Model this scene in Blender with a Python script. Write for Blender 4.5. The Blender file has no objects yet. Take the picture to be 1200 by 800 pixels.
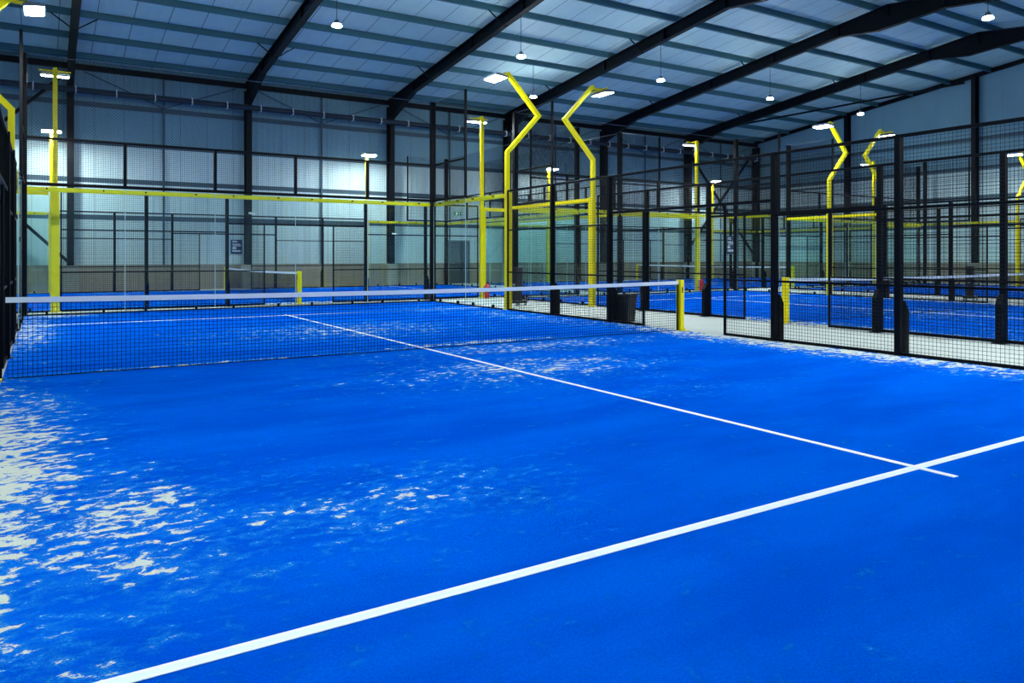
import bpy, math, random
from mathutils import Vector
random.seed(7)
SC = bpy.context.scene
COL = SC.collection
PI = math.pi

# ------------------------------------------------------------------ geometry collector
class MB:
    def __init__(s): s.v = []; s.f = []
    def _add(s, vs, fs):
        n = len(s.v); s.v += [tuple(v) for v in vs]; s.f += [tuple(i + n for i in f) for f in fs]; return s
    def box(s, x0, x1, y0, y1, z0, z1):
        return s._add([(x0,y0,z0),(x1,y0,z0),(x1,y1,z0),(x0,y1,z0),(x0,y0,z1),(x1,y0,z1),(x1,y1,z1),(x0,y1,z1)],
                      [(0,3,2,1),(4,5,6,7),(0,1,5,4),(1,2,6,5),(2,3,7,6),(3,0,4,7)])
    def cbox(s, c, d):
        return s.box(c[0]-d[0]/2, c[0]+d[0]/2, c[1]-d[1]/2, c[1]+d[1]/2, c[2]-d[2]/2, c[2]+d[2]/2)
    def bar(s, a, b, w, h=None, up=(0,0,1)):
        """rectangular bar from a to b, w across, h along 'up'"""
        h = h or w
        a, b = Vector(a), Vector(b); d = (b-a).normalized(); u = Vector(up)
        if abs(d.dot(u)) > .98: u = Vector((0,1,0)) if abs(d.y) < .9 else Vector((1,0,0))
        r = d.cross(u).normalized(); u = r.cross(d).normalized()
        vs = []
        for p in (a, b):
            for i, j in ((-1,-1),(1,-1),(1,1),(-1,1)): vs.append(p + r*(i*w/2) + u*(j*h/2))
        return s._add(vs, [(3,2,1,0),(4,5,6,7),(0,1,5,4),(1,2,6,5),(2,3,7,6),(3,0,4,7)])
    def tube(s, a, b, r, n=10, r2=None):
        a, b = Vector(a), Vector(b); d = (b-a).normalized()
        u = Vector((0,0,1)) if abs(d.z) < .9 else Vector((1,0,0))
        x = d.cross(u).normalized(); y = d.cross(x)
        r2 = r if r2 is None else r2; vs = []
        for p, q in ((a, r), (b, r2)):
            for k in range(n):
                t = 2*PI*k/n; vs.append(p + x*(q*math.cos(t)) + y*(q*math.sin(t)))
        fs = [(k, (k+1)%n, n+(k+1)%n, n+k) for k in range(n)]
        if n > 3: fs += [tuple(range(n))[::-1], tuple(range(n, 2*n))]
        return s._add(vs, fs)
    def lathe(s, c, prof, n=20):
        vs = []
        for r, z in prof:
            for k in range(n): t = 2*PI*k/n; vs.append((c[0]+r*math.cos(t), c[1]+r*math.sin(t), c[2]+z))
        m = len(prof); fs = []
        for i in range(m-1):
            for k in range(n): fs.append((i*n+k, i*n+(k+1)%n, (i+1)*n+(k+1)%n, (i+1)*n+k))
        fs += [tuple(range(n))[::-1], tuple(range((m-1)*n, m*n))]
        return s._add(vs, fs)
    def prism(s, poly, axis, a, b):
        """extrude a 2-D polygon along axis 'x','y' or 'z' from a to b"""
        def P(p, t): return {'x': (t, p[0], p[1]), 'y': (p[0], t, p[1]), 'z': (p[0], p[1], t)}[axis]
        n = len(poly); vs = [P(p, a) for p in poly] + [P(p, b) for p in poly]
        fs = [tuple(range(n))[::-1], tuple(range(n, 2*n))] + [(k, (k+1)%n, n+(k+1)%n, n+k) for k in range(n)]
        return s._add(vs, fs)
    def mesh(s, name, mats, bevel=0, smooth=False):
        me = bpy.data.meshes.new(name); me.from_pydata(s.v, [], s.f); me.update()
        import bmesh
        bm = bmesh.new(); bm.from_mesh(me); bmesh.ops.recalc_face_normals(bm, faces=bm.faces)
        if bevel: bmesh.ops.bevel(bm, geom=list(bm.edges), offset=bevel, segments=1, affect='EDGES', clamp_overlap=True)
        bm.to_mesh(me); bm.free()
        me.materials.append(mats)
        if smooth:
            for p in me.polygons: p.use_smooth = True
            try: me.set_sharp_from_angle(angle=math.radians(40))
            except Exception: pass
        return me

CACHE = {}
def part(name, build, mat, parent, loc=(0,0,0), rot=(0,0,0), key=None, bevel=0, smooth=False, label=None):
    """one mesh object; 'build' is an MB, or a function giving one that is run once per key"""
    if key is not None and key in CACHE: me = CACHE[key]
    else:
        mb = build() if callable(build) else build
        me = mb.mesh(name, mat, bevel, smooth)
        if key is not None: CACHE[key] = me
    o = bpy.data.objects.new(name, me); COL.objects.link(o)
    o.parent = parent; o.location = loc; o.rotation_euler = rot
    if label: o['label'] = label
    return o
def tag(o, label, cat, group=None):
    o['label'] = label; o['category'] = cat
    if group: o['group'] = group
    return o
def thing(name, label, cat, loc=(0,0,0), rz=0, group=None):
    o = bpy.data.objects.new(name, None); COL.objects.link(o); o.empty_display_size = .2
    o.location = loc; o.rotation_euler = (0,0,rz)
    return tag(o, label, cat, group)
def struct(name, mb, mat, parent=None, bevel=0):
    o = part(name, mb, mat, parent, bevel=bevel)
    if parent is None: o['kind'] = 'structure'
    return o

# ------------------------------------------------------------------ materials
def s2l(c): return tuple(((x/255)/12.92 if x/255 <= .04045 else ((x/255+.055)/1.055)**2.4) for x in c)
class NT:
    def __init__(s, m): s.t = m.node_tree; s.n = s.t.nodes; s.l = s.t.links
    def node(s, typ, **k):
        x = s.n.new(typ)
        for a, b in k.items(): setattr(x, a, b)
        return x
    def put(s, v, sock):
        if isinstance(v, (int, float)): sock.default_value = v
        elif isinstance(v, (tuple, list)): sock.default_value = (*v, 1) if len(v) == 3 and sock.type == 'RGBA' else v
        else: s.l.new(v, sock)
    def m(s, op, a, b=0., c=0., clamp=False):
        x = s.node('ShaderNodeMath', operation=op, use_clamp=clamp)
        s.put(a, x.inputs[0]); s.put(b, x.inputs[1]); s.put(c, x.inputs[2]); return x.outputs[0]
    def mix(s, f, a, b):
        x = s.node('ShaderNodeMix', data_type='RGBA'); s.put(f, x.inputs[0]); s.put(a, x.inputs[6]); s.put(b, x.inputs[7]); return x.outputs[2]
    def noise(s, vec, scale, detail=3, rough=.55, dist=0.):
        x = s.node('ShaderNodeTexNoise'); s.put(vec, x.inputs['Vector']); x.inputs['Scale'].default_value = scale
        x.inputs['Detail'].default_value = detail; x.inputs['Roughness'].default_value = rough; x.inputs['Distortion'].default_value = dist
        return x.outputs['Fac']
    def step(s, v, lo, hi):
        x = s.node('ShaderNodeMapRange', interpolation_type='SMOOTHSTEP'); s.put(v, x.inputs[0]); x.inputs[1].default_value = lo; x.inputs[2].default_value = hi
        return x.outputs[0]
    def stretch(s, vec, sc):
        x = s.node('ShaderNodeMapping'); s.put(vec, x.inputs[0]); x.inputs['Scale'].default_value = sc; return x.outputs[0]
    def bump(s, h, strength, dist):
        x = s.node('ShaderNodeBump'); s.put(h, x.inputs['Height']); x.inputs['Strength'].default_value = strength; x.inputs['Distance'].default_value = dist
        return x.outputs[0]
def new(name):
    m = bpy.data.materials.new(name); m.use_nodes = True
    return m, NT(m), m.node_tree.nodes['Principled BSDF']
def plain(name, rgb, rough=.5, metal=0., var=.12, scale=6., spec=.5):
    m, t, b = new(name); c = s2l(rgb)
    obj = t.node('ShaderNodeTexCoord').outputs['Object']
    n = t.noise(obj, scale, 4)
    t.put(t.mix(n, tuple(x*(1-var) for x in c), tuple(min(1, x*(1+var)) for x in c)), b.inputs['Base Color'])
    b.inputs['Roughness'].default_value = rough; b.inputs['Metallic'].default_value = metal
    b.inputs['Specular IOR Level'].default_value = spec
    return m
M = {}
M['steel'] = plain('dark_steel', (6,11,20), .5, 0, .2, spec=.15)
M['frame'] = plain('black_frame_steel', (2,5,12), .5, 0, .2, spec=.12)
M['wire'] = plain('black_wire', (5,8,14), .6, 0, .1, spec=.15)
M['cordnet'] = plain('black_net_cord', (9,11,17), .9, 0, .1, spec=.1)
M['yellow'] = plain('yellow_paint', (250,226,0), .42, 0, .04, 3, spec=.3)
M['white'] = plain('white_band', (236,240,242), .7, 0, .03, 10)
M['line'] = plain('white_turf', (232,238,240), .95, 0, .07, 90, spec=.1)
M['grey'] = plain('grey_metal', (120,130,140), .4, .3)
M['black'] = plain('black_plastic', (16,17,20), .55)
M['red'] = plain('red_paint', (190,22,24), .35)
M['purlin'] = plain('galvanised_purlin', (62,108,118), .55, 0)
M['girt'] = plain('wall_rail', (62,88,102), .55, .1)
M['edge'] = plain('ground_glass_edge', (170,200,205), .4)
M['pipe'] = plain('dark_pipe', (30,44,58), .6, 0)
M['plinth'] = plain('plinth_concrete', (150,150,140), .9)
M['sign'] = plain('sign_board', (26,54,92), .5)
M['ink'] = plain('sign_print', (215,222,230), .6)
M['door'] = plain('door_paint', (30,52,62), .5)
M['green'] = plain('green_sign', (16,140,84), .5)

def emit(name, rgb, strength):
    m, t, b = new(name); t.n.remove(b)
    e = t.node('ShaderNodeEmission'); e.inputs[0].default_value = (*rgb, 1); e.inputs[1].default_value = strength
    t.l.new(e.outputs[0], t.n['Material Output'].inputs[0]); return m
FLOOD, BAY = 530., 680.
M['flood_lens'] = emit('floodlight_led', (.84, .96, 1.), FLOOD)
M['bay_lens'] = emit('pendant_led', (.80, .93, 1.), BAY)
M['exit_glow'] = emit('exit_sign_light', (.55, .95, .75), 1.2)

def glass():
    m, t, b = new('toughened_glass'); t.n.remove(b)
    lw = t.node('ShaderNodeLayerWeight'); lw.inputs[0].default_value = .5
    f = t.m('ADD', t.m('MULTIPLY', t.m('POWER', lw.outputs['Facing'], 5.), .9), .035)
    tr = t.node('ShaderNodeBsdfTransparent'); tr.inputs[0].default_value = (.93,.985,.975,1)
    gl = t.node('ShaderNodeBsdfGlossy'); gl.inputs['Roughness'].default_value = .01
    mx = t.node('ShaderNodeMixShader'); t.put(f, mx.inputs[0]); t.l.new(tr.outputs[0], mx.inputs[1]); t.l.new(gl.outputs[0], mx.inputs[2])
    t.l.new(mx.outputs[0], t.n['Material Output'].inputs[0]); return m
M['glass'] = glass()

def cladding(name, rgb, axis, pitch, seam, seam_col, bump=.5):
    """ribbed sheet: 'axis' is the world axis across the ribs"""
    m, t, b = new(name); c = s2l(rgb)
    sep = t.node('ShaderNodeSeparateXYZ'); co = t.node('ShaderNodeTexCoord').outputs['Object']; t.l.new(co, sep.inputs[0])
    x = sep.outputs[axis]
    fr = t.m('FRACT', t.m('DIVIDE', x, pitch))
    rib = t.m('ABSOLUTE', t.m('SUBTRACT', fr, .5))
    h = t.step(rib, .22, .34)
    sm = t.m('LESS_THAN', t.m('FRACT', t.m('DIVIDE', x, seam)), .022)
    base = t.mix(t.noise(t.stretch(co, (1,1,.25)), 1.3, 4), tuple(v*.86 for v in c), tuple(v*1.12 for v in c))
    t.put(t.mix(sm, base, s2l(seam_col)), b.inputs['Base Color'])
    b.inputs['Roughness'].default_value = .55; b.inputs['Specular IOR Level'].default_value = .3
    t.put(t.bump(h, bump, .02), b.inputs['Normal']); return m
M['wall'] = cladding('wall_cladding', (124,164,178), 0, .25, 1., (95,125,135))
M['lamplit_liner'] = cladding('lamplit_panel', (202,224,222), 0, .25, 1., (150,175,178), .35)  # lower wall panels, lamplight below lamp level put into the paler colour
M['lamplit_liner2'] = cladding('lamplit_panel_end', (202,224,222), 1, .25, 1., (150,175,178), .2)  # same painted lamplight for the gable wall
M['gable'] = cladding('gable_cladding', (124,164,178), 1, .25, 1., (120,150,160), .15)
M['roof'] = cladding('roof_cladding', (192,218,212), 0, .333, 1.05, (70,95,100), .2)
def concrete(name, rgb, scale, seams=0):
    m, t, b = new(name); c = s2l(rgb); co = t.node('ShaderNodeTexCoord').outputs['Object']
    n = t.noise(co, scale, 6, .65); n2 = t.noise(co, scale*12, 3)
    col = t.mix(n, tuple(v*.78 for v in c), tuple(min(1, v*1.15) for v in c))
    if seams:
        sep = t.node('ShaderNodeSeparateXYZ'); t.l.new(co, sep.inputs[0])
        s_ = t.m('LESS_THAN', t.m('FRACT', t.m('DIVIDE', sep.outputs[0], seams)), .06)
        col = t.mix(t.m('MULTIPLY', s_, .5), col, tuple(v*.35 for v in c))
    t.put(col, b.inputs['Base Color']); b.inputs['Roughness'].default_value = .85
    t.put(t.bump(n2, .2, .01), b.inputs['Normal']); return m
M['floor'] = concrete('floor_concrete', (186,190,182), .7)
M['dado'] = concrete('lower_wall_concrete', (150,142,126), .9, .3)

def turf(name, blobs, amount=1.):
    """blue turf with sand lying on it; blobs: (x, y, rx, ry, density) in court space"""
    m, t, b = new(name)
    co = t.node('ShaderNodeTexCoord').outputs['Object']
    sep = t.node('ShaderNodeSeparateXYZ'); t.l.new(co, sep.inputs[0]); X, Y = sep.outputs[0], sep.outputs[1]
    dens = None
    for (bx, by, rx, ry, d) in blobs:
        dx = t.m('DIVIDE', t.m('SUBTRACT', X, bx), rx); dy = t.m('DIVIDE', t.m('SUBTRACT', Y, by), ry)
        r2 = t.m('ADD', t.m('MULTIPLY', dx, dx), t.m('MULTIPLY', dy, dy))
        g = t.m('MULTIPLY', t.m('EXPONENT', t.m('MULTIPLY', r2, -1.)), d)
        dens = g if dens is None else t.m('MAXIMUM', dens, g)
    big = t.noise(co, 1.1, 3, .5)
    n = t.noise(t.stretch(co, (1., 1.35, 1.)), 9.5, 8, .66, .4)
    n3 = t.noise(t.stretch(co, (1., 1.3, 1.)), 2.3, 3, .5)
    fine = t.noise(co, 95., 3, .7)
    nn = t.m('ADD', t.m('MULTIPLY', n, .74), t.m('MULTIPLY', n3, .26))
    lvl = t.m('ADD', t.m('ADD', nn, t.m('MULTIPLY', dens, .27*amount)), t.m('MULTIPLY', t.m('SUBTRACT', fine, .5), .05))
    sand = t.step(lvl, .70, .75)
    dust = t.m('MULTIPLY', t.m('MULTIPLY', t.step(lvl, .56, .73), .85), t.step(fine, .3, .75))
    c1, c2 = s2l((0,82,198)), s2l((0,96,214))
    blue = t.mix(t.step(t.noise(t.stretch(co, (.35,1,1)), 1.6, 5), .35, .65), c1, c2)
    blue = t.mix(t.m('MULTIPLY', t.step(fine, .3, .7), .38), blue, s2l((0,46,150)))
    col = t.mix(dust, blue, s2l((40,150,210)))
    sandc = t.mix(fine, s2l((176,184,172)), s2l((226,226,208)))
    seam = t.m('LESS_THAN', t.m('ABSOLUTE', t.m('ADD', Y, 1.1)), .007)
    col = t.mix(t.m('MULTIPLY', seam, .55), col, s2l((0,30,110)))
    t.put(t.mix(sand, col, sandc), b.inputs['Base Color'])
    b.inputs['Roughness'].default_value = .95; b.inputs['Specular IOR Level'].default_value = 0.
    t.put(t.bump(fine, .55, .012), b.inputs['Normal']); return m

# ------------------------------------------------------------------ levels measured on the photograph
ZB, Z1, Z2, Z3, Z4, Z5 = .03, .94, 1.97, 2.93, 3.97, 5.82
YELZ = 2.83

# ------------------------------------------------------------------ pieces
def wire_panel(w, z0, z1):
    def f():
        mb = MB(); n = max(1, round(w/.05)); r = .0027
        for i in range(1, n): x = w*i/n; mb.tube((x, 0, z0), (x, 0, z1), r, 3)
        k = max(1, round((z1-z0)/.05))
        for i in range(1, k): z = z0+(z1-z0)*i/k; mb.tube((0, .004, z), (w, .004, z), r, 3)
        return mb
    return f
def cord_net(w, z0, z1, p=.07):
    def f():
        mb = MB(); h = z1-z0; r = .0028
        k = -math.ceil(h/p)
        while k*p < w:
            for s in (1, -1):
                a, c = k*p, k*p+h
                x0, x1 = max(0, a), min(w, c)
                if x1 > x0:
                    za, zb = z0+(x0-a), z0+(x1-a)
                    if s < 0: za, zb = z1-(x0-a), z1-(x1-a)
                    mb.tube((x0, .002*s, za), (x1, .002*s, zb), r, 3)
            k += 1
        return mb
    return f
def add_wire(parent, x0, x1, z0, z1):
    w = round(x1-x0, 3)
    part('wire_mesh', wire_panel(w, z0, z1), M['wire'], parent, (x0,0,0), key=('wire', w, z0, z1))
def add_net(parent, x0, x1):
    w = round(x1-x0, 3)
    part('safety_net', cord_net(w, Z4+.03, Z5-.02), M['cordnet'], parent, (x0,0,0), key=('net', w))
    part('net_rope', lambda: MB().tube((0,0,Z5-.02), (w,0,Z5-.02), .007, 6), M['grey'], parent, (x0,0,0), key=('rope', w), label='pale rope along the top of the net')
def post(parent, x, z0, z1, w=.08, d=.10, gusset=0):
    p = part('post', lambda: MB().box(-w/2, w/2, -d/2, d/2, z0, z1), M['frame'], parent, (x,0,0), key=('post', w, d, z0, z1), bevel=.006)
    if gusset:
        part('foot_plate', lambda: MB().prism([(d/2,.015),(d/2+.12,.015),(d/2+.12,.60),(d/2+.03,.74),(d/2,.74)], 'x', -.045, .045).box(-.09,.09,-.09,.2,.0,.015),
             M['frame'], p, (0,0,0), key=('gus', d), bevel=.004)
    return p
def rail(parent, x0, x1, z, h=.045, d=.05, name='rail', mat='frame', y=0, label=None):
    w = round(x1-x0, 3)
    return part(name, lambda: MB().box(0, w, -d/2, d/2, -h/2, h/2), M[mat], parent, (x0, y, z), key=(name, w, h, d), bevel=.005, label=label)
def pane(parent, x0, x1, z0=.05, z1=Z3-.04):
    w = round(x1-x0, 3)
    p = part('glass_pane', lambda: MB().box(.006, w-.006, -.006, .006, z0, z1), M['glass'], parent, (x0,0,0), key=('pane', w, z0, z1))
    part('glass_edge', lambda: MB().box(-.006,.006,-.0075,.0075,z0,z1), M['edge'], p, (0,0,0), key=('edge',z0,z1), label='pale ground edge of the glass')
    for fx in (.22, .78):
        part('foot_clamp', lambda: MB().box(-.025,.025,-.025,.035,.0,.11), M['frame'], p, (w*fx,0,0), key='footclamp', bevel=.003)
        part('bolt', lambda: MB().tube((0,-.04,0),(0,.04,0),.018,8), M['frame'], p, (w*fx,0,z1-.045), key='bolt')
    return p

def end_wall(loc, rz, label, sash=True):
    """10 m glass end wall; local x along it, local y outward"""
    t = thing('glass_end_screen', label, 'glass court wall', loc, rz)
    for x in (-5, 5): post(t, x, 0, Z5, .14, .14)
    for x in (-3, -1, 1, 3): post(t, x, Z3, Z4, .07, .07)
    for x in (-5, -3, -1, 1, 3): pane(t, x, x+2); add_wire(t, x, x+2, Z3, Z4)
    rail(t, -5, 5, .02, .04, .05, 'bottom_rail'); rail(t, -5, 5, Z3+.01, .07, .06); rail(t, -5, 5, Z4, .05, .05)
    rail(t, -5.02, 5.02, YELZ, .10, .10, 'yellow_beam', 'yellow', .075, 'yellow steel beam')
    add_net(t, -5, 5)
    return t
def corner_wall(loc, rz, label, flip=False):
    """4 m glass return wall; local x runs from the corner (0) towards the net"""
    t = thing('glass_side_screen', label, 'glass court wall', loc, rz)
    s = -1 if flip else 1
    def r(a, b): return (a, b) if s > 0 else (-b, -a)
    for a in (0.07, 2): pane(t, *r(a, 1.97 if a < 1 else 3.86))
    post(t, 2*s, Z3, Z5, .06, .06)
    add_wire(t, *r(.07, 2), Z3, Z4)
    rail(t, *r(.07, 3.9), .02, .04, .05, 'bottom_rail'); rail(t, *r(.07, 2.03), Z3+.01, .06, .06); rail(t, *r(.07, 2.03), Z4, .05, .05)
    rail(t, *r(.02, 3.84), YELZ, .10, .10, 'yellow_beam', 'yellow', .075 , 'yellow steel beam')
    add_net(t, *r(.07, 2))
    return t
def mesh_fence(loc, rz, label):
    """12 m of wire mesh fence with a doorway at its middle; local y outward"""
    t = thing('mesh_side_fence', label, 'court fence', loc, rz)
    for x in (-4, -2, 2, 4): post(t, x, 0, Z3+.02, .08, .10, 1)
    for x in (-1, 1): post(t, x, 0, 2.2, .04, .04)
    for x in (-5.9, 5.9): post(t, x, 0, Z3, .035, .04)
    for a in (-5.9, -4, 2, 4):
        b = {-5.9:-4, -4:-2, 2:4, 4:5.9}[a]
        add_wire(t, a, b, ZB, Z3)
    add_wire(t, -2, -1, ZB, 2.2); add_wire(t, 1, 2, ZB, 2.2); add_wire(t, -2, 2, 2.2, Z3)
    rail(t, -5.9, 5.9, Z3, .045, .05)
    for a, b in ((-5.9,-2), (2,5.9)):
        rail(t, a, b, Z2, .035, .04); rail(t, a, b, Z1, .035, .04); rail(t, a, b, ZB, .045, .04)
    for a, b in ((-2,-1), (1,2)):
        rail(t, a, b, Z1, .03, .035); rail(t, a, b, ZB, .045, .04)
    rail(t, -2, 2, 2.2, .05, .05, 'door_lintel')
    return t
def flood_pole(loc, rz, label, group=None, straight=False):
    """zigzag lighting pole; local y outward"""
    t = thing('floodlight_pole', label, 'floodlight', loc, rz, group)
    part('base_post', lambda: MB().box(-.09,.09,-.01,.11,0,2.9).box(-.13,.13,-.01,.17,0,.015).prism([(.11,.015),(.17,.015),(.11,.16)],'x',-.02,.02), M['yellow'], t, key='pb', bevel=.006)
    def zig():
        if straight: return MB().box(-.05,.05,-.05,.05,2.9,5.78)
        P = [(0,.02,2.9), (0,.02,3.9), (0,.95,4.89), (0,.02,5.86)]; w = .1; h = .05
        # one bent box section: offset the centre line by +-h with mitred corners
        L, R = [], []
        for i, p in enumerate(P):
            p = Vector(p)
            d0 = (p-Vector(P[i-1])).normalized() if i else None
            d1 = (Vector(P[i+1])-p).normalized() if i < 3 else None
            d0 = d0 or d1; d1 = d1 or d0
            n0 = Vector((0, d0.z, -d0.y)); n1 = Vector((0, d1.z, -d1.y)); n = (n0+n1).normalized(); k = h/max(.3, n.dot(n1))
            L.append(p+n*k); R.append(p-n*k)
        mb = MB(); vs = []
        for a, b in zip(L, R):
            for q in (a, b):
                vs.append((-w/2, q.y, q.z)); vs.append((w/2, q.y, q.z))
        fs = []
        for i in range(3):
            a, b = 4*i, 4*i+4
            fs += [(a,a+1,b+1,b), (a+2,b+2,b+3,a+3), (a,b,b+2,a+2), (a+1,a+3,b+3,b+1)]
        fs += [(0,2,3,1), (12,13,15,14)]
        return mb._add(vs, fs)
    part('upper_pole' if straight else 'bent_pole', zig, M['yellow'], t, key=('zig', straight))
    part('lamp_bracket', lambda: MB().bar((0,.04,5.80),(0,-.22,5.78),.07,.05).cbox((0,-.2,5.775),(.66,.04,.03)), M['yellow'], t, key='yoke')
    fl = part('floodlight', lambda: MB().box(-.31,.31,-.17,.17,0,.055).box(-.25,.25,-.10,.10,.055,.09), M['grey'], t, (0,-.32,5.68), (math.radians(-7),0,0), key='fl', bevel=.008)
    part('led_panel', lambda: MB().box(-.28,.28,-.14,.14,-.012,-.001), M['flood_lens'], fl, key='lens', label='glowing white lamp face')
    return t
def net(loc, rz, label, lx=-4.97):
    """padel net; local x across the court"""
    t = thing('padel_net', label, 'net', loc, rz)
    zt = lambda x: .855 + .035*(abs(x)/5)**2
    def netting():
        mb = MB(); n = 218; r = .0027
        for i in range(n+1):
            x = -4.95+9.9*i/n; mb.tube((x,0,.012), (x,0,zt(x)-.02), r, 3)
        for k in range(0, 19):
            for i in range(14):
                xa, xb = -4.95+9.9*i/14, -4.95+9.9*(i+1)/14
                za, zb = .014+(zt(xa)-.04)*k/19+.0015*math.sin(i*1.7+k), .014+(zt(xb)-.04)*k/19+.0015*math.sin((i+1)*1.7+k)
                mb.tube((xa,.002,za), (xb,.002,zb), .009 if k == 0 else r, 3)
        return mb
    part('netting', netting, M['cordnet'], t, key='netting')
    def tape():
        mb = MB(); N = 24
        for i in range(N):
            xa, xb = -4.97+9.94*i/N, -4.97+9.94*(i+1)/N
            mb._add([(xa,-.008,zt(xa)-.058),(xb,-.008,zt(xb)-.058),(xb,-.008,zt(xb)),(xa,-.008,zt(xa)),
                     (xa,.008,zt(xa)-.058),(xb,.008,zt(xb)-.058),(xb,.008,zt(xb)),(xa,.008,zt(xa))],
                    [(0,1,2,3),(7,6,5,4),(3,2,6,7),(1,0,4,5)])
        return mb
    part('net_tape', tape, M['white'], t, key='tape', label='white band along the top of the net')
    for s in (-1, 1):
        p = part('net_post', lambda: MB().box(-.045,.045,-.06,.06,0,.91).box(.045,.06,-.035,.035,.05,.88).box(-.1,.14,-.1,.1,0,.012).prism([(.06,.012),(.13,.012),(.06,.12)],'y',-.012,.012),
                 M['yellow'], t, ((5.0 if s > 0 else lx),0,0), (0,0,0 if s > 0 else PI), key='npost', bevel=.006)
        part('edge_band', lambda: MB().box(-.075,-.05,-.006,.006,.02,.84), M['cordnet'], p, key='eband')
        part('slot', lambda: MB().box(-.012,.012,-.063,-.059,.68,.78), M['black'], p, key='slot')
    return t

# ------------------------------------------------------------------ building shell
XL, XR, YN, YF, YR = -10.1, 34.0, -10.7, 22.6, 6.0
ZE, SL = 8.65, .12
def zr(y): return ZE + SL*(YF-y) if y > YR else ZE + SL*(YF-YR) - SL*(YR-y)
struct('floor', MB().box(XL-.2, XR+.2, YN-.2, YF+.2, -.2, 0), M['floor'])
w = struct('wall_far', MB().box(XL-.2, XR+.2, YF, YF+.15, 0, zr(YF)+.1), M['wall'])
struct('wall_near', MB().box(XL-.2, XR+.2, YN-.15, YN, 0, zr(YN)+.1), M['wall'])
gp = [(YN,0),(YF,0),(YF,zr(YF)+.05),(YR,zr(YR)+.05),(YN,zr(YN)+.05)]
struct('wall_right', MB().prism(gp, 'x', XR, XR+.15), M['gable'])
struct('wall_left', MB().prism(gp, 'x', XL-.15, XL), M['gable'])
struct('ceiling', MB().prism([(YN-.2,zr(YN-.2)),(YR,zr(YR)),(YF+.2,zr(YF+.2)),(YF+.2,zr(YF+.2)+.12),(YR,zr(YR)+.12),(YN-.2,zr(YN-.2)+.12)], 'x', XL-.2, XR+.2), M['roof'])
struct('trim_1', MB().box(XL, 11.95, YF-.12, YF, 0, 1.0).box(13.1, XR, YF-.12, YF, 0, 1.0), M['dado'])
struct('trim_2', MB().box(XR-.12, XR, YN, YF-.12, 0, 1.0), M['dado'])

struct('trim_3', MB().box(XL, 11.95, YF-.05, YF, 1.0, 5.6).box(11.95, 13.1, YF-.05, YF, 2.1, 5.6).box(13.1, XR-.05, YF-.05, YF, 1.0, 5.6), M['lamplit_liner'])  # paler band carries the painted lamplight on the lower far wall
struct('trim_4', MB().box(XR-.05, XR, YN, YF, 1.0, 5.6), M['lamplit_liner2'])  # same painted lamplight band along the gable
# steel door in the far wall
dr = struct('door_1', MB().box(12.02, 13.02, YF-.10, YF-.04, .02, 2.02), M['door'], bevel=.01)
part('door_frame', MB().box(11.95,12.02,YF-.14,YF,0,2.1).box(13.02,13.1,YF-.14,YF,0,2.1).box(11.95,13.1,YF-.14,YF,2.02,2.1), M['girt'], dr)
part('door_handle', MB().tube((12.12,YF-.16,1.0),(12.26,YF-.16,1.0),.015,8).tube((12.14,YF-.16,1.0),(12.14,YF-.1,1.0),.012,8), M['grey'], dr)

ordn = ['first','second','third','fourth','fifth','sixth','seventh','eighth','ninth','tenth']
COLX = [-10.0+.2, -3.78, 2.55, 8.87, 15.15, 21.38, 27.75, 33.75]
def isect(mb, a, b, d, bw, flange_dir):
    pass
for i, x in enumerate(COLX[1:]):
    c = thing('steel_column', 'dark steel column on the far wall, %s from the left side' % ordn[i], 'column', (x, YF-.30, 0), 0, 'steel columns on the far wall')
    def col():
        mb = MB()
        mb.box(-.11,.11,-.22,-.20,1.0,8.2); mb.box(-.11,.11,.20,.22,1.0,8.2); mb.box(-.012,.012,-.2,.2,1.0,8.2)
        mb.box(-.12,.12,-.23,.23,.98,1.0); mb.box(-.11,.11,-.2,.2,7.72,7.74)
        return mb
    part('column_section', col, M['steel'], c, key='col')
    part('plinth', lambda: MB().box(-.26,.26,-.26,.18,0,.98), M['plinth'], c, key='plinth', bevel=.015, label='pale concrete plinth')
for i, y in enumerate((15.9, 9.1, 2.3)):
    zc = zr(y)-.22
    c = thing('steel_column', ['dark gable wall column nearest the far corner','dark gable wall column in the middle of the end wall','dark gable wall column nearest the camera side'][i], 'column', (XR-.28, y, 0), 0, 'steel columns on the right gable wall')
    part('column_section', MB().box(-.2,-.18,-.1,.1,1.0,zc).box(.14,.16,-.1,.1,1.0,zc).box(-.18,.14,-.012,.012,1.0,zc), M['steel'], c)
    part('plinth', lambda: MB().box(-.26,.16,-.26,.26,0,.98), M['plinth'], c, key='plinth2', bevel=.015, label='pale concrete plinth')

# rafters with eaves and apex haunches
def rafter_mb():
    pts = []   # y, depth
    prof = [(YF-.12,.95),(YF-.5,.90),(YF-2.9,.42),(YR+2.0,.42),(YR,.86),(YR-2.0,.42),(YN+2.9,.42),(YN+.5,.9),(YN+.12,.95)]
    top = [(y, zr(y)-.21) for y, d in prof]; bot = [(y, zr(y)-.21-d) for y, d in prof]
    bot[4] = (YR+.45, bot[4][1]+.03); 
    mb = MB()
    mb.prism(top + bot[::-1], 'x', -.014, .014)
    for i in range(len(top)-1):
        for (a, b) in ((top[i], top[i+1]), (bot[i], bot[i+1])):
            mb.prism([a, b, (b[0], b[1]+.028), (a[0], a[1]+.028)], 'x', -.11, .11)
    for y in (YF-2.9, YR+2.0, YR, YR-2., 14.5, 11.0, -1., -5.): mb.box(-.1,.1,y-.008,y+.008,zr(y)-.21-.42,zr(y)-.2)
    return mb
PUR = [21.75, 19.9, 17.95, 16.05, 14.15, 12.25, 10.35, 8.45, 6.55]
PUR_ALL = PUR + [2*YR-y for y in PUR]
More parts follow.
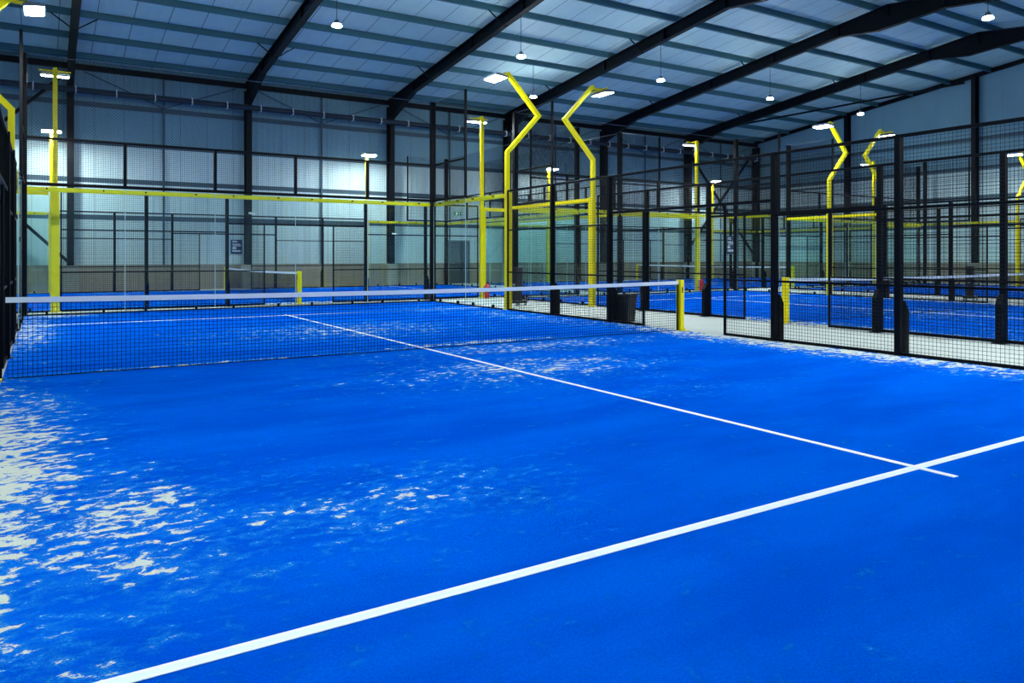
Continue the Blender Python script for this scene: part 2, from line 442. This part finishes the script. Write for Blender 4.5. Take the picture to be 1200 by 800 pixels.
for i, x in enumerate(COLX[:7]):
    nm = ordn[i]
    r = thing('roof_rafter', 'dark haunched roof rafter spanning the hall, %s from the left end' % nm, 'rafter', (x, 0, 0), 0, 'haunched steel rafters')
    part('rafter_section', rafter_mb, M['steel'], r, key='rafter')
    if 0 < i < 7:
        for y in (PUR[2], PUR[5], PUR_ALL[11]):
            z = zr(y)-.13
            for s in (-1, 1):
                part('fly_brace', lambda: MB().bar((s*.02,0,-.52),(s*.75,0,0),.035,.035), M['steel'], r, (0,y,z), key=('fly',s))
# purlins
def purlin_mb():
    L = XR-XL
    return MB().box(0,L,-.004,.004,-.19,0).box(0,L,-.07,0,-.01,0).box(0,L,0,.07,-.19,-.18).box(0,L,-.074,-.066,-.03,0).box(0,L,.066,.074,-.19,-.165)
for i, y in enumerate(PUR_ALL):
    side = 'far' if i < 9 else 'near'
    o = part('roof_purlin', purlin_mb, M['purlin'], None, (XL, y, zr(y)-.004), ((-1 if y > YR else 1)*math.atan(SL),0,0), key='purlin')
    tag(o, 'long galvanised purlin under the %s roof slope, %s up from the eaves' % (side, ordn[i%9]), 'purlin', 'roof purlins')
o = part('eaves_beam', MB().box(XL, XR, -.08, .08, -.1, .1), M['steel'], None, (0, YF-.16, 8.38)); tag(o, 'black eaves beam running along the top of the far wall', 'beam')
# gable rafter line
g = thing('gable_rafter', 'dark sloping edge beam along the top of the right gable wall', 'beam', (XR-.1, YR, 0))
part('beam_section', MB().bar((0,YF-YR-.1,zr(YF)-.12),(0,0,zr(YR)-.12),.12,.2), M['steel'], g); part('beam_section', MB().bar((0,0,zr(YR)-.12),(0,YN-YR+.1,zr(YN)-.12),.12,.2), M['steel'], g)
# wall rails
GZ = [(7.05,'highest'),(5.62,'second highest'),(4.2,'third highest'),(2.8,'lowest')]
for z, nm in GZ:
    o = part('wall_rail', lambda: MB().box(XL, XR, -.06, 0, -.09, .09).box(XL, XR, -.075, -.055, .06, .09), M['girt'], None, (0, YF, z), key='girt')
    tag(o, 'horizontal steel rail on the far wall, %s of four' % nm, 'rail', 'wall rails')
    o = part('wall_rail', lambda: MB().box(-.06, 0, YN, YF-.1, -.09, .09), M['girt'], None, (XR, 0, z), key='girt2')
    tag(o, 'horizontal steel rail on the right gable wall, %s of four' % nm, 'rail', 'gable wall rails')
# slim mid-bay posts and rod bracing
for i in range(6):
    a, b = COLX[i+1], COLX[i+2]; m = (a+b)/2
    o = part('side_post', lambda: MB().box(-.035,.035,-.05,.0,1.0,8.3), M['girt'], None, (m, YF-.08, 0), key='sidep')
    tag(o, 'slim grey wall post midway in bay %s of the far wall' % ['one','two','three','four','five','six'][i], 'post', 'slim wall posts')
    for s, q in ((-1, a), (1, b)):
        o = part('brace_rod', MB().tube((0,0,0), ((q-m)*.86,0,1.1), .022, 6), M['girt'], None, (m, YF-.2, 7.12))
        tag(o, 'thin %s rod of the V bracing under the eaves in bay %s' % ('left' if s < 0 else 'right', ['one','two','three','four','five','six'][i]), 'brace', 'thin bracing rods')
def xbrace(a, b, nm):
    t = thing('cross_brace', 'heavy dark cross bracing in the %s bay of the far wall' % nm, 'brace', ((a+b)/2, YF-.42, 0)); h = (b-a)/2
    part('brace_bar', MB().bar((-h,0,7.3),(h,0,1.15),.11,.11), M['steel'], t); part('brace_bar', MB().bar((-h,.06,1.9),(h,.06,8.1),.11,.11), M['steel'], t)
xbrace(XL+.2, COLX[1]-.1, 'far left'); xbrace(COLX[6]+.1, COLX[7]-.1, 'far right')
# service pipe with clips
t = thing('service_pipe', 'long dark service pipe with white clips in front of the wall columns', 'pipe', (XL, YF-.62, 7.42))
part('pipe_run', MB().tube((0,0,0),(XR-XL-.3,0,0),.11,10), M['pipe'], t, smooth=True)
k = 0; xx = 1.2
while xx < XR-XL-.5:
    part('clip', lambda: MB().box(-.02,.02,-.125,.125,-.14,.14), M['white'], t, (xx,0,0), key='clip', label='white clip'); xx += 1.32
# roof bracing bars seen in the last bay
t = thing('roof_brace', 'slanting dark roof bracing bar in the last bay before the gable', 'brace', (COLX[6], 14.2, 0))
part('brace_bar', MB().bar((0,6.5,8.55),(6.0,-4.6,9.85),.09,.09), M['steel'], t)

# ------------------------------------------------------------------ the five courts
LINE_Y = 7.09
TB = [(-5.0,-4.2,.72,4.2,1.0), (-3.,.1,2.2,.13,.75), (1.,.3,2.,.25,.85), (-3.1,-5.9,1.2,.6,.60), (-4.3,-5.6,.65,1.2,.80), (.3,-2.3,2.3,1.2,.70), (4.95,-2.5,.95,6,1.0), (1.6,-.6,3.2,.8,.66),
      (0,3.2,3.2,2.2,.62), (4.3,4,1.2,4,.55), (-4.9,6,.7,5,.8), (-4.4,9.6,1.2,.8,.85), (3.5,7.,2,2,.45), (.9,-4.3,1.3,.6,.3)]
TG = [(0,0,3.5,3,.6), (4.9,0,.8,7,.95), (-4.9,0,.8,7,.9), (0,9.6,5,.7,.7), (-3,-4,2,2,.6), (2,5,2.4,2.4,.5), (0,-9.6,5,.7,.7)]
def turf_court(cx, cy, rz, mat, label):
    t = thing('court_turf', label, 'turf', (cx, cy, 0), rz)
    if rz: t.scale.y = .97
    part('turf_carpet', MB().box(-5.0,5.0,-10.0,10.0,.0,.012), mat, t)
    for s in (-1, 1):
        part('service_line', lambda: MB().box(-4.97,4.97,-.032,.032,.012,.0145), M['line'], t, (0,s*LINE_Y,0), key='sline', label='white line')
    part('centre_line', lambda: MB().box(-.026,.026,-LINE_Y-.24,LINE_Y+.24,.0125,.0155), M['line'], t, key='cline', label='white line')
turf_court(0,0,0, turf('court_turf_near', TB), 'near bright blue turf with white lines and pale sand patches')
TGm = turf('court_turf_sanded', TG, .95)
turf_court(12.85,0,0, TGm, 'blue turf of the court beyond the right mesh fence')
turf_court(25.95,0,0, TGm, 'blue turf of the furthest right court')
turf_court(1.45,16.2,-PI/2, TGm, 'blue turf strip of the court behind the back glass')
turf_court(22.8,16.2,-PI/2, TGm, 'blue turf of the distant court behind at the right')

def court(cx, cy, rz, nm, walls, corners, fences, poles, straight=False, L=1., off=.045):
    """walls: '+','-' ends; corners: (side, end); fences: sides; poles: (side, end)"""
    c, s = math.cos(rz), math.sin(rz)
    def W(x, y): return (cx + c*x - s*y, cy + s*x + c*y, 0)
    for e in walls:
        end_wall(W(0, 10*e*L), rz + (0 if e > 0 else PI), 'glass end wall of %s, %s' % (nm, walls[e]))
    for (sd, e), d in corners.items():
        # local y outward = +-x of the court; local x from the corner towards the net
        rot = rz + (-PI/2 if sd > 0 else PI/2)
        flip = (sd > 0) != (e > 0)
        o = corner_wall(W(5*sd, 10*e*L), rot, 'glass side wall of %s, %s' % (nm, d), flip); o.scale.x = L
    for sd, d in fences.items():
        o = mesh_fence(W(5.*sd, 0) if off < .06 else W(5.04*sd, 0), rz + (-PI/2 if sd > 0 else PI/2), 'black wire mesh fence of %s, %s' % (nm, d)); o.scale.x = L
    for (sd, e), d in poles.items():
        flood_pole(W((5+off)*sd, 6.03*e*L), rz + (-PI/2 if sd > 0 else PI/2), 'yellow %s floodlight pole %s' % ('straight' if straight else 'zigzag', d), 'straight floodlight poles' if straight else 'zigzag floodlight poles', straight)
court(0, 0, 0, 'the near court', {1: 'tall back wall facing the camera'},
      {(1,1): 'right of the back wall', (-1,1): 'at the left edge of the picture'},
      {1: 'right side with an open doorway', -1: 'left side seen nearly edge on'},
      {(1,1): 'at the right back corner section of the near court', (-1,1): 'cut by the left edge of the picture', (1,-1): 'right of the camera by the near court', (-1,-1): 'beside the camera at the left'}, off=.08)
net((0,0,0), 0, 'near black net with white tape across the blue court', -5.075)
court(12.85, 0, 0, 'the middle right court', {1: 'behind its net'},
      {(-1,1): 'next to the walkway', (1,1): 'its far right corner'},
      {-1: 'facing the walkway', 1: 'on its far side'},
      {(-1,1): 'mirroring the near court pole across the walkway', (1,1): 'at the far side of the middle right court', (-1,-1): 'of the walkway nearest the camera', (1,-1): 'between the two right courts, near end'})
net((12.85,0,0), 0, 'net of the middle right court seen through the mesh')
court(25.95, 0, 0, 'the furthest right court', {1: 'at the far end'},
      {(-1,1): 'its left corner', (1,1): 'its right corner'},
      {-1: 'on its left side', 1: 'by the gable wall'},
      {(-1,1): 'at the left side of the furthest right court', (1,1): 'at the right edge of the picture near the gable wall', (1,-1): 'at the near end of the gable wall'})
net((25.95,0,0), 0, 'net of the furthest right court')
# the two courts along the far wall lie across: court +y points to world +x, court +x to world -y
R2 = -PI/2
court(1.46, 16.2, R2, 'the court behind the back glass', {1: 'its right end', -1: 'its left end'},
      {(1,1): 'near side right part', (1,-1): 'near side left part', (-1,1): 'far side right part', (-1,-1): 'far side left part'},
      {1: 'near side', -1: 'wall side'},
      {(1,1): 'straight behind the right back corner of the near court', (1,-1): 'behind the left end of the back glass', (-1,1): 'before the brightly lit patch of the far wall', (-1,-1): 'at the far left wall, lower lamp of two'}, True, L=.97)
net((1.45,16.2,0), R2, 'distant net seen through the back glass with yellow end post')
court(22.8, 16.2, R2, 'the distant right court', {1: 'its right end', -1: 'its left end'},
      {(1,1): 'near side right part', (1,-1): 'near side left part', (-1,1): 'far side right part', (-1,-1): 'far side left part'},
      {1: 'near side', -1: 'wall side'},
      {(1,-1): 'in front of the distant right court', (1,1): 'behind the furthest right court', (-1,-1): 'near the far wall', (-1,1): 'near the far wall at far right'}, True, L=.97)
net((22.8,16.2,0), R2, 'small distant net of the distant right court')

# ------------------------------------------------------------------ pendant lights
def pendant(x, y, z, label, ztop):
    t = thing('pendant_light', label, 'light', (x, y, z), 0, 'round high bay pendant lights')
    part('cord', MB().tube((0,0,.14),(0,0,ztop-z),.009,6), M['black'], t)
    part('housing', lambda: MB().lathe((0,0,0), [(.12,.0),(.13,.03),(.11,.06),(.07,.08),(.06,.14),(.02,.16)], 20), M['grey'], t, key='bay', smooth=True)
    part('lamp_face', lambda: MB().lathe((0,0,0), [(.10,-.06),(.135,-.045),(.14,-.02),(.10,-.001)], 20), M['bay_lens'], t, key='bayl', label='glowing white lamp face')
nms = ['above the left end out of the picture','upper left under the second rafter','left of the zigzag poles under the third rafter','centre right under the fourth rafter','right under the fifth rafter','small distant one under the sixth rafter']
for i, x in enumerate(COLX[1:7]): pendant(x, 11.25, 8.0, 'round glowing pendant light ' + nms[i], zr(11.25)-.6)
pendant(12.7, 16.25, 8.0, 'round glowing pendant light lowest between the zigzag poles', zr(16.25)-.02)
pendant(17.9, 1.0, 8.05, 'round glowing pendant light at the upper right corner', zr(1.0)-.02)
pendant(5.6, 1.0, 8.05, 'added unseen pendant light over the near court net, above the picture', zr(1.0)-.02)  # extra lamp out of view, added to light the near court
pendant(-1.6, 1.0, 8.05, 'added unseen pendant light over the left of the near court, above the picture', zr(1.0)-.02)  # also added out of view for the near court's lighting
pendant(3.0, -7.0, 8.05, 'added unseen pendant light high behind the camera', zr(-7.)-.02)  # unseen lamp added for light on the foreground

# ------------------------------------------------------------------ small things
# bin
t = thing('waste_bin', 'black slatted plastic bin standing behind the mesh fence by the doorway', 'bin', (5.42, 1.95, 0), .3); t.scale = (.84, .84, .96)
def binmb():
    mb = MB(); a, b, h = .15, .19, .56
    vs = [(-a,-a,0),(a,-a,0),(a,a,0),(-a,a,0),(-b,-b,h),(b,-b,h),(b,b,h),(-b,b,h)]
    k = .015
    vs += [(-a+k,-a+k,.02),(a-k,-a+k,.02),(a-k,a-k,.02),(-a+k,a-k,.02),(-b+k,-b+k,h),(b-k,-b+k,h),(b-k,b-k,h),(-b+k,b-k,h)]
    mb._add(vs, [(0,3,2,1),(0,1,5,4),(1,2,6,5),(2,3,7,6),(3,0,4,7),(8,9,10,11),(8,12,13,9),(9,13,14,10),(10,14,15,11),(11,15,12,8),(4,5,13,12),(5,6,14,13),(6,7,15,14),(7,4,12,15)])
    for i in range(5):
        z = .06+i*.09; q = a+(b-a)*z/h+.006
        mb.box(-q,q,-q,q,z,z+.022)
    return mb
part('bin_body', binmb(), M['black'], t); part('bin_rim', MB().box(-.21,.21,-.21,-.185,.53,.575).box(-.21,.21,.185,.21,.53,.575).box(-.21,-.185,-.185,.185,.53,.575).box(.185,.21,-.185,.185,.53,.575), M['black'], t, bevel=.005)
# upright machines on wheeled bases
def cart(loc, label):
    t = thing('ball_machine', label, 'machine', loc, .25, 'upright machines on castors')
    part('body', lambda: MB().box(-.11,.11,-.09,.09,.14,1.0).box(-.09,.09,-.098,-.09,.3,.9), M['black'], t, key='cb', bevel=.012)
    part('lid', lambda: MB().box(-.12,.12,-.10,.10,1.0,1.03), M['black'], t, key='cl', bevel=.006)
    part('base', lambda: MB().box(-.19,.24,-.16,.16,.07,.14), M['black'], t, key='cbs', bevel=.01)
    part('side_knob', lambda: MB().tube((.11,0,.58),(.18,0,.58),.035,10), M['grey'], t, key='ck', label='pale knob')
    part('side_knob', lambda: MB().tube((-.11,0,.56),(-.18,0,.56),.035,10), M['grey'], t, key='ck2', label='pale knob')
    part('handle', lambda: MB().tube((.24,-.1,.12),(.36,-.1,.12),.012,6).tube((.24,.1,.12),(.36,.1,.12),.012,6).tube((.36,-.1,.12),(.36,.1,.12),.012,6).tube((.36,-.1,0.12),(.36,-.1,.24),.012,6), M['black'], t, key='ch')
    for a in (-.15, .2):
        for b in (-.13, .13):
            part('wheel', lambda: MB().tube((0,-.015,0),(0,.015,0),.035,12), M['grey'], t, (a,b,.035), key='cw')
cart((6.2, 7.3, 0), 'black upright machine on castors in the walkway beside the near court')
cart((18.95, 2.0, 0), 'black upright machine on castors beyond the middle right court')
# extinguishers
def ext(loc, label, rz=0):
    t = thing('fire_extinguisher', label, 'fire extinguisher', loc, rz, 'red fire extinguishers')
    part('cylinder', lambda: MB().lathe((0,0,0), [(.07,0),(.08,.02),(.08,.36),(.06,.42),(.025,.45),(.025,.47)], 16), M['red'], t, key='ec', smooth=True)
    part('bracket', lambda: MB().box(-.05,.05,.07,.14,.12,.16).box(-.05,.05,.07,.14,.34,.38), M['black'], t, key='ebr')
    part('valve', lambda: MB().box(-.02,.06,-.015,.015,.47,.51).box(-.03,.09,-.01,.01,.52,.535), M['black'], t, key='ev')
    part('hose', lambda: MB().tube((.04,0,.48),(.10,0,.4),.01,6).tube((.10,0,.4),(.10,0,.15),.012,6), M['black'], t, key='eh')
ext((11.72, YF-.26, .22), 'red fire extinguisher hung on the far wall left of the steel door')
ext((7.25, 10.72, 0), 'red fire extinguisher standing by the yellow pole behind the walkway')
ext((16.86, 10.82, 0), 'red fire extinguisher standing at the foot of the distant yellow pole')
# exit sign
t = thing('exit_sign', 'small glowing green exit sign above the steel door', 'sign', (12.45, YF-.1, 3.4))
part('sign_box', MB().box(-.18,.18,-.03,.02,-.09,.09), M['green'], t, bevel=.005)
part('pictogram', MB().box(-.13,-.02,-.036,-.03,-.06,.06).prism([(.02,-.012),(.08,-.012),(.08,-.045),(.14,0),(.08,.045),(.08,.012),(.02,.012)], 'y', -.036, -.03), M['exit_glow'], t)
# notice boards
def notice(loc, rz, w, h, label):
    t = thing('notice_board', label, 'notice', loc, rz, None)
    part('board', MB().box(-w/2,w/2,-.012,.0,-h/2,h/2), M['sign'], t, bevel=.003)
    mb = MB()
    for z0, z1, a, b in ((.36,.42,-.36,.05),(.29,.33,-.36,.12),(.12,.2,-.36,.36),(.03,.08,-.3,.4),(-.18,-.02,-.36,-.02),(-.36,-.24,-.36,.38)):
        mb.box(a*w, b*w, -.015, -.0125, z0*h, z1*h)
    part('print', mb, M['ink'], t, label='pale blocks of print')
notice((18.80, 11.13, 1.78), 0, .44, .74, 'dark notice board hung on the distant mesh fence post')
notice((2.12, YF-.14, 1.72), 0, .46, .58, 'blue notice board on the far wall beside a column')
# cameras on columns
def cam_(x, z, label):
    t = thing('security_camera', label, 'camera', (x, YF-.53, z), 0, 'white security cameras')
    part('mount', lambda: MB().box(-.03,.03,-.05,0,-.04,.04), M['white'], t, key='scm')
    part('camera_body', lambda: MB().bar((.02,-.04,0),(.16,-.22,-.05),.09,.08), M['white'], t, key='scb', bevel=.01)
cam_(2.55, 3.1, 'small white camera on the second column'); cam_(8.87, 2.35, 'small white camera low on the third column')

# ------------------------------------------------------------------ world, camera, view
wd = bpy.data.worlds.new('hall_air'); SC.world = wd; wd.use_nodes = True
wd.node_tree.nodes['Background'].inputs[0].default_value = (.02,.03,.05,1); wd.node_tree.nodes['Background'].inputs[1].default_value = .5
cd = bpy.data.cameras.new('camera'); cam = bpy.data.objects.new('camera', cd); COL.objects.link(cam)
cam.location = (-4.6238, -9.7043, 1.3329); cam.rotation_euler = (PI/2, 0, -.5600)
cd.sensor_width = 36; cd.lens = 36*875.77/1200; cd.shift_y = -100/1200; cd.clip_start = .02; cd.clip_end = 200
SC.camera = cam
SC.view_settings.view_transform = 'Standard'; SC.view_settings.look = 'None'; SC.view_settings.gamma = 1; SC.view_settings.use_curve_mapping = False
SC.view_settings.exposure = 0.0
SC.cycles.transparent_max_bounces = 40; SC.cycles.max_bounces = 8; SC.cycles.diffuse_bounces = 4; SC.cycles.glossy_bounces = 3
SC.cycles.sample_clamp_indirect = 6; SC.cycles.use_denoising = True; SC.cycles.caustics_reflective = False; SC.cycles.caustics_refractive = False
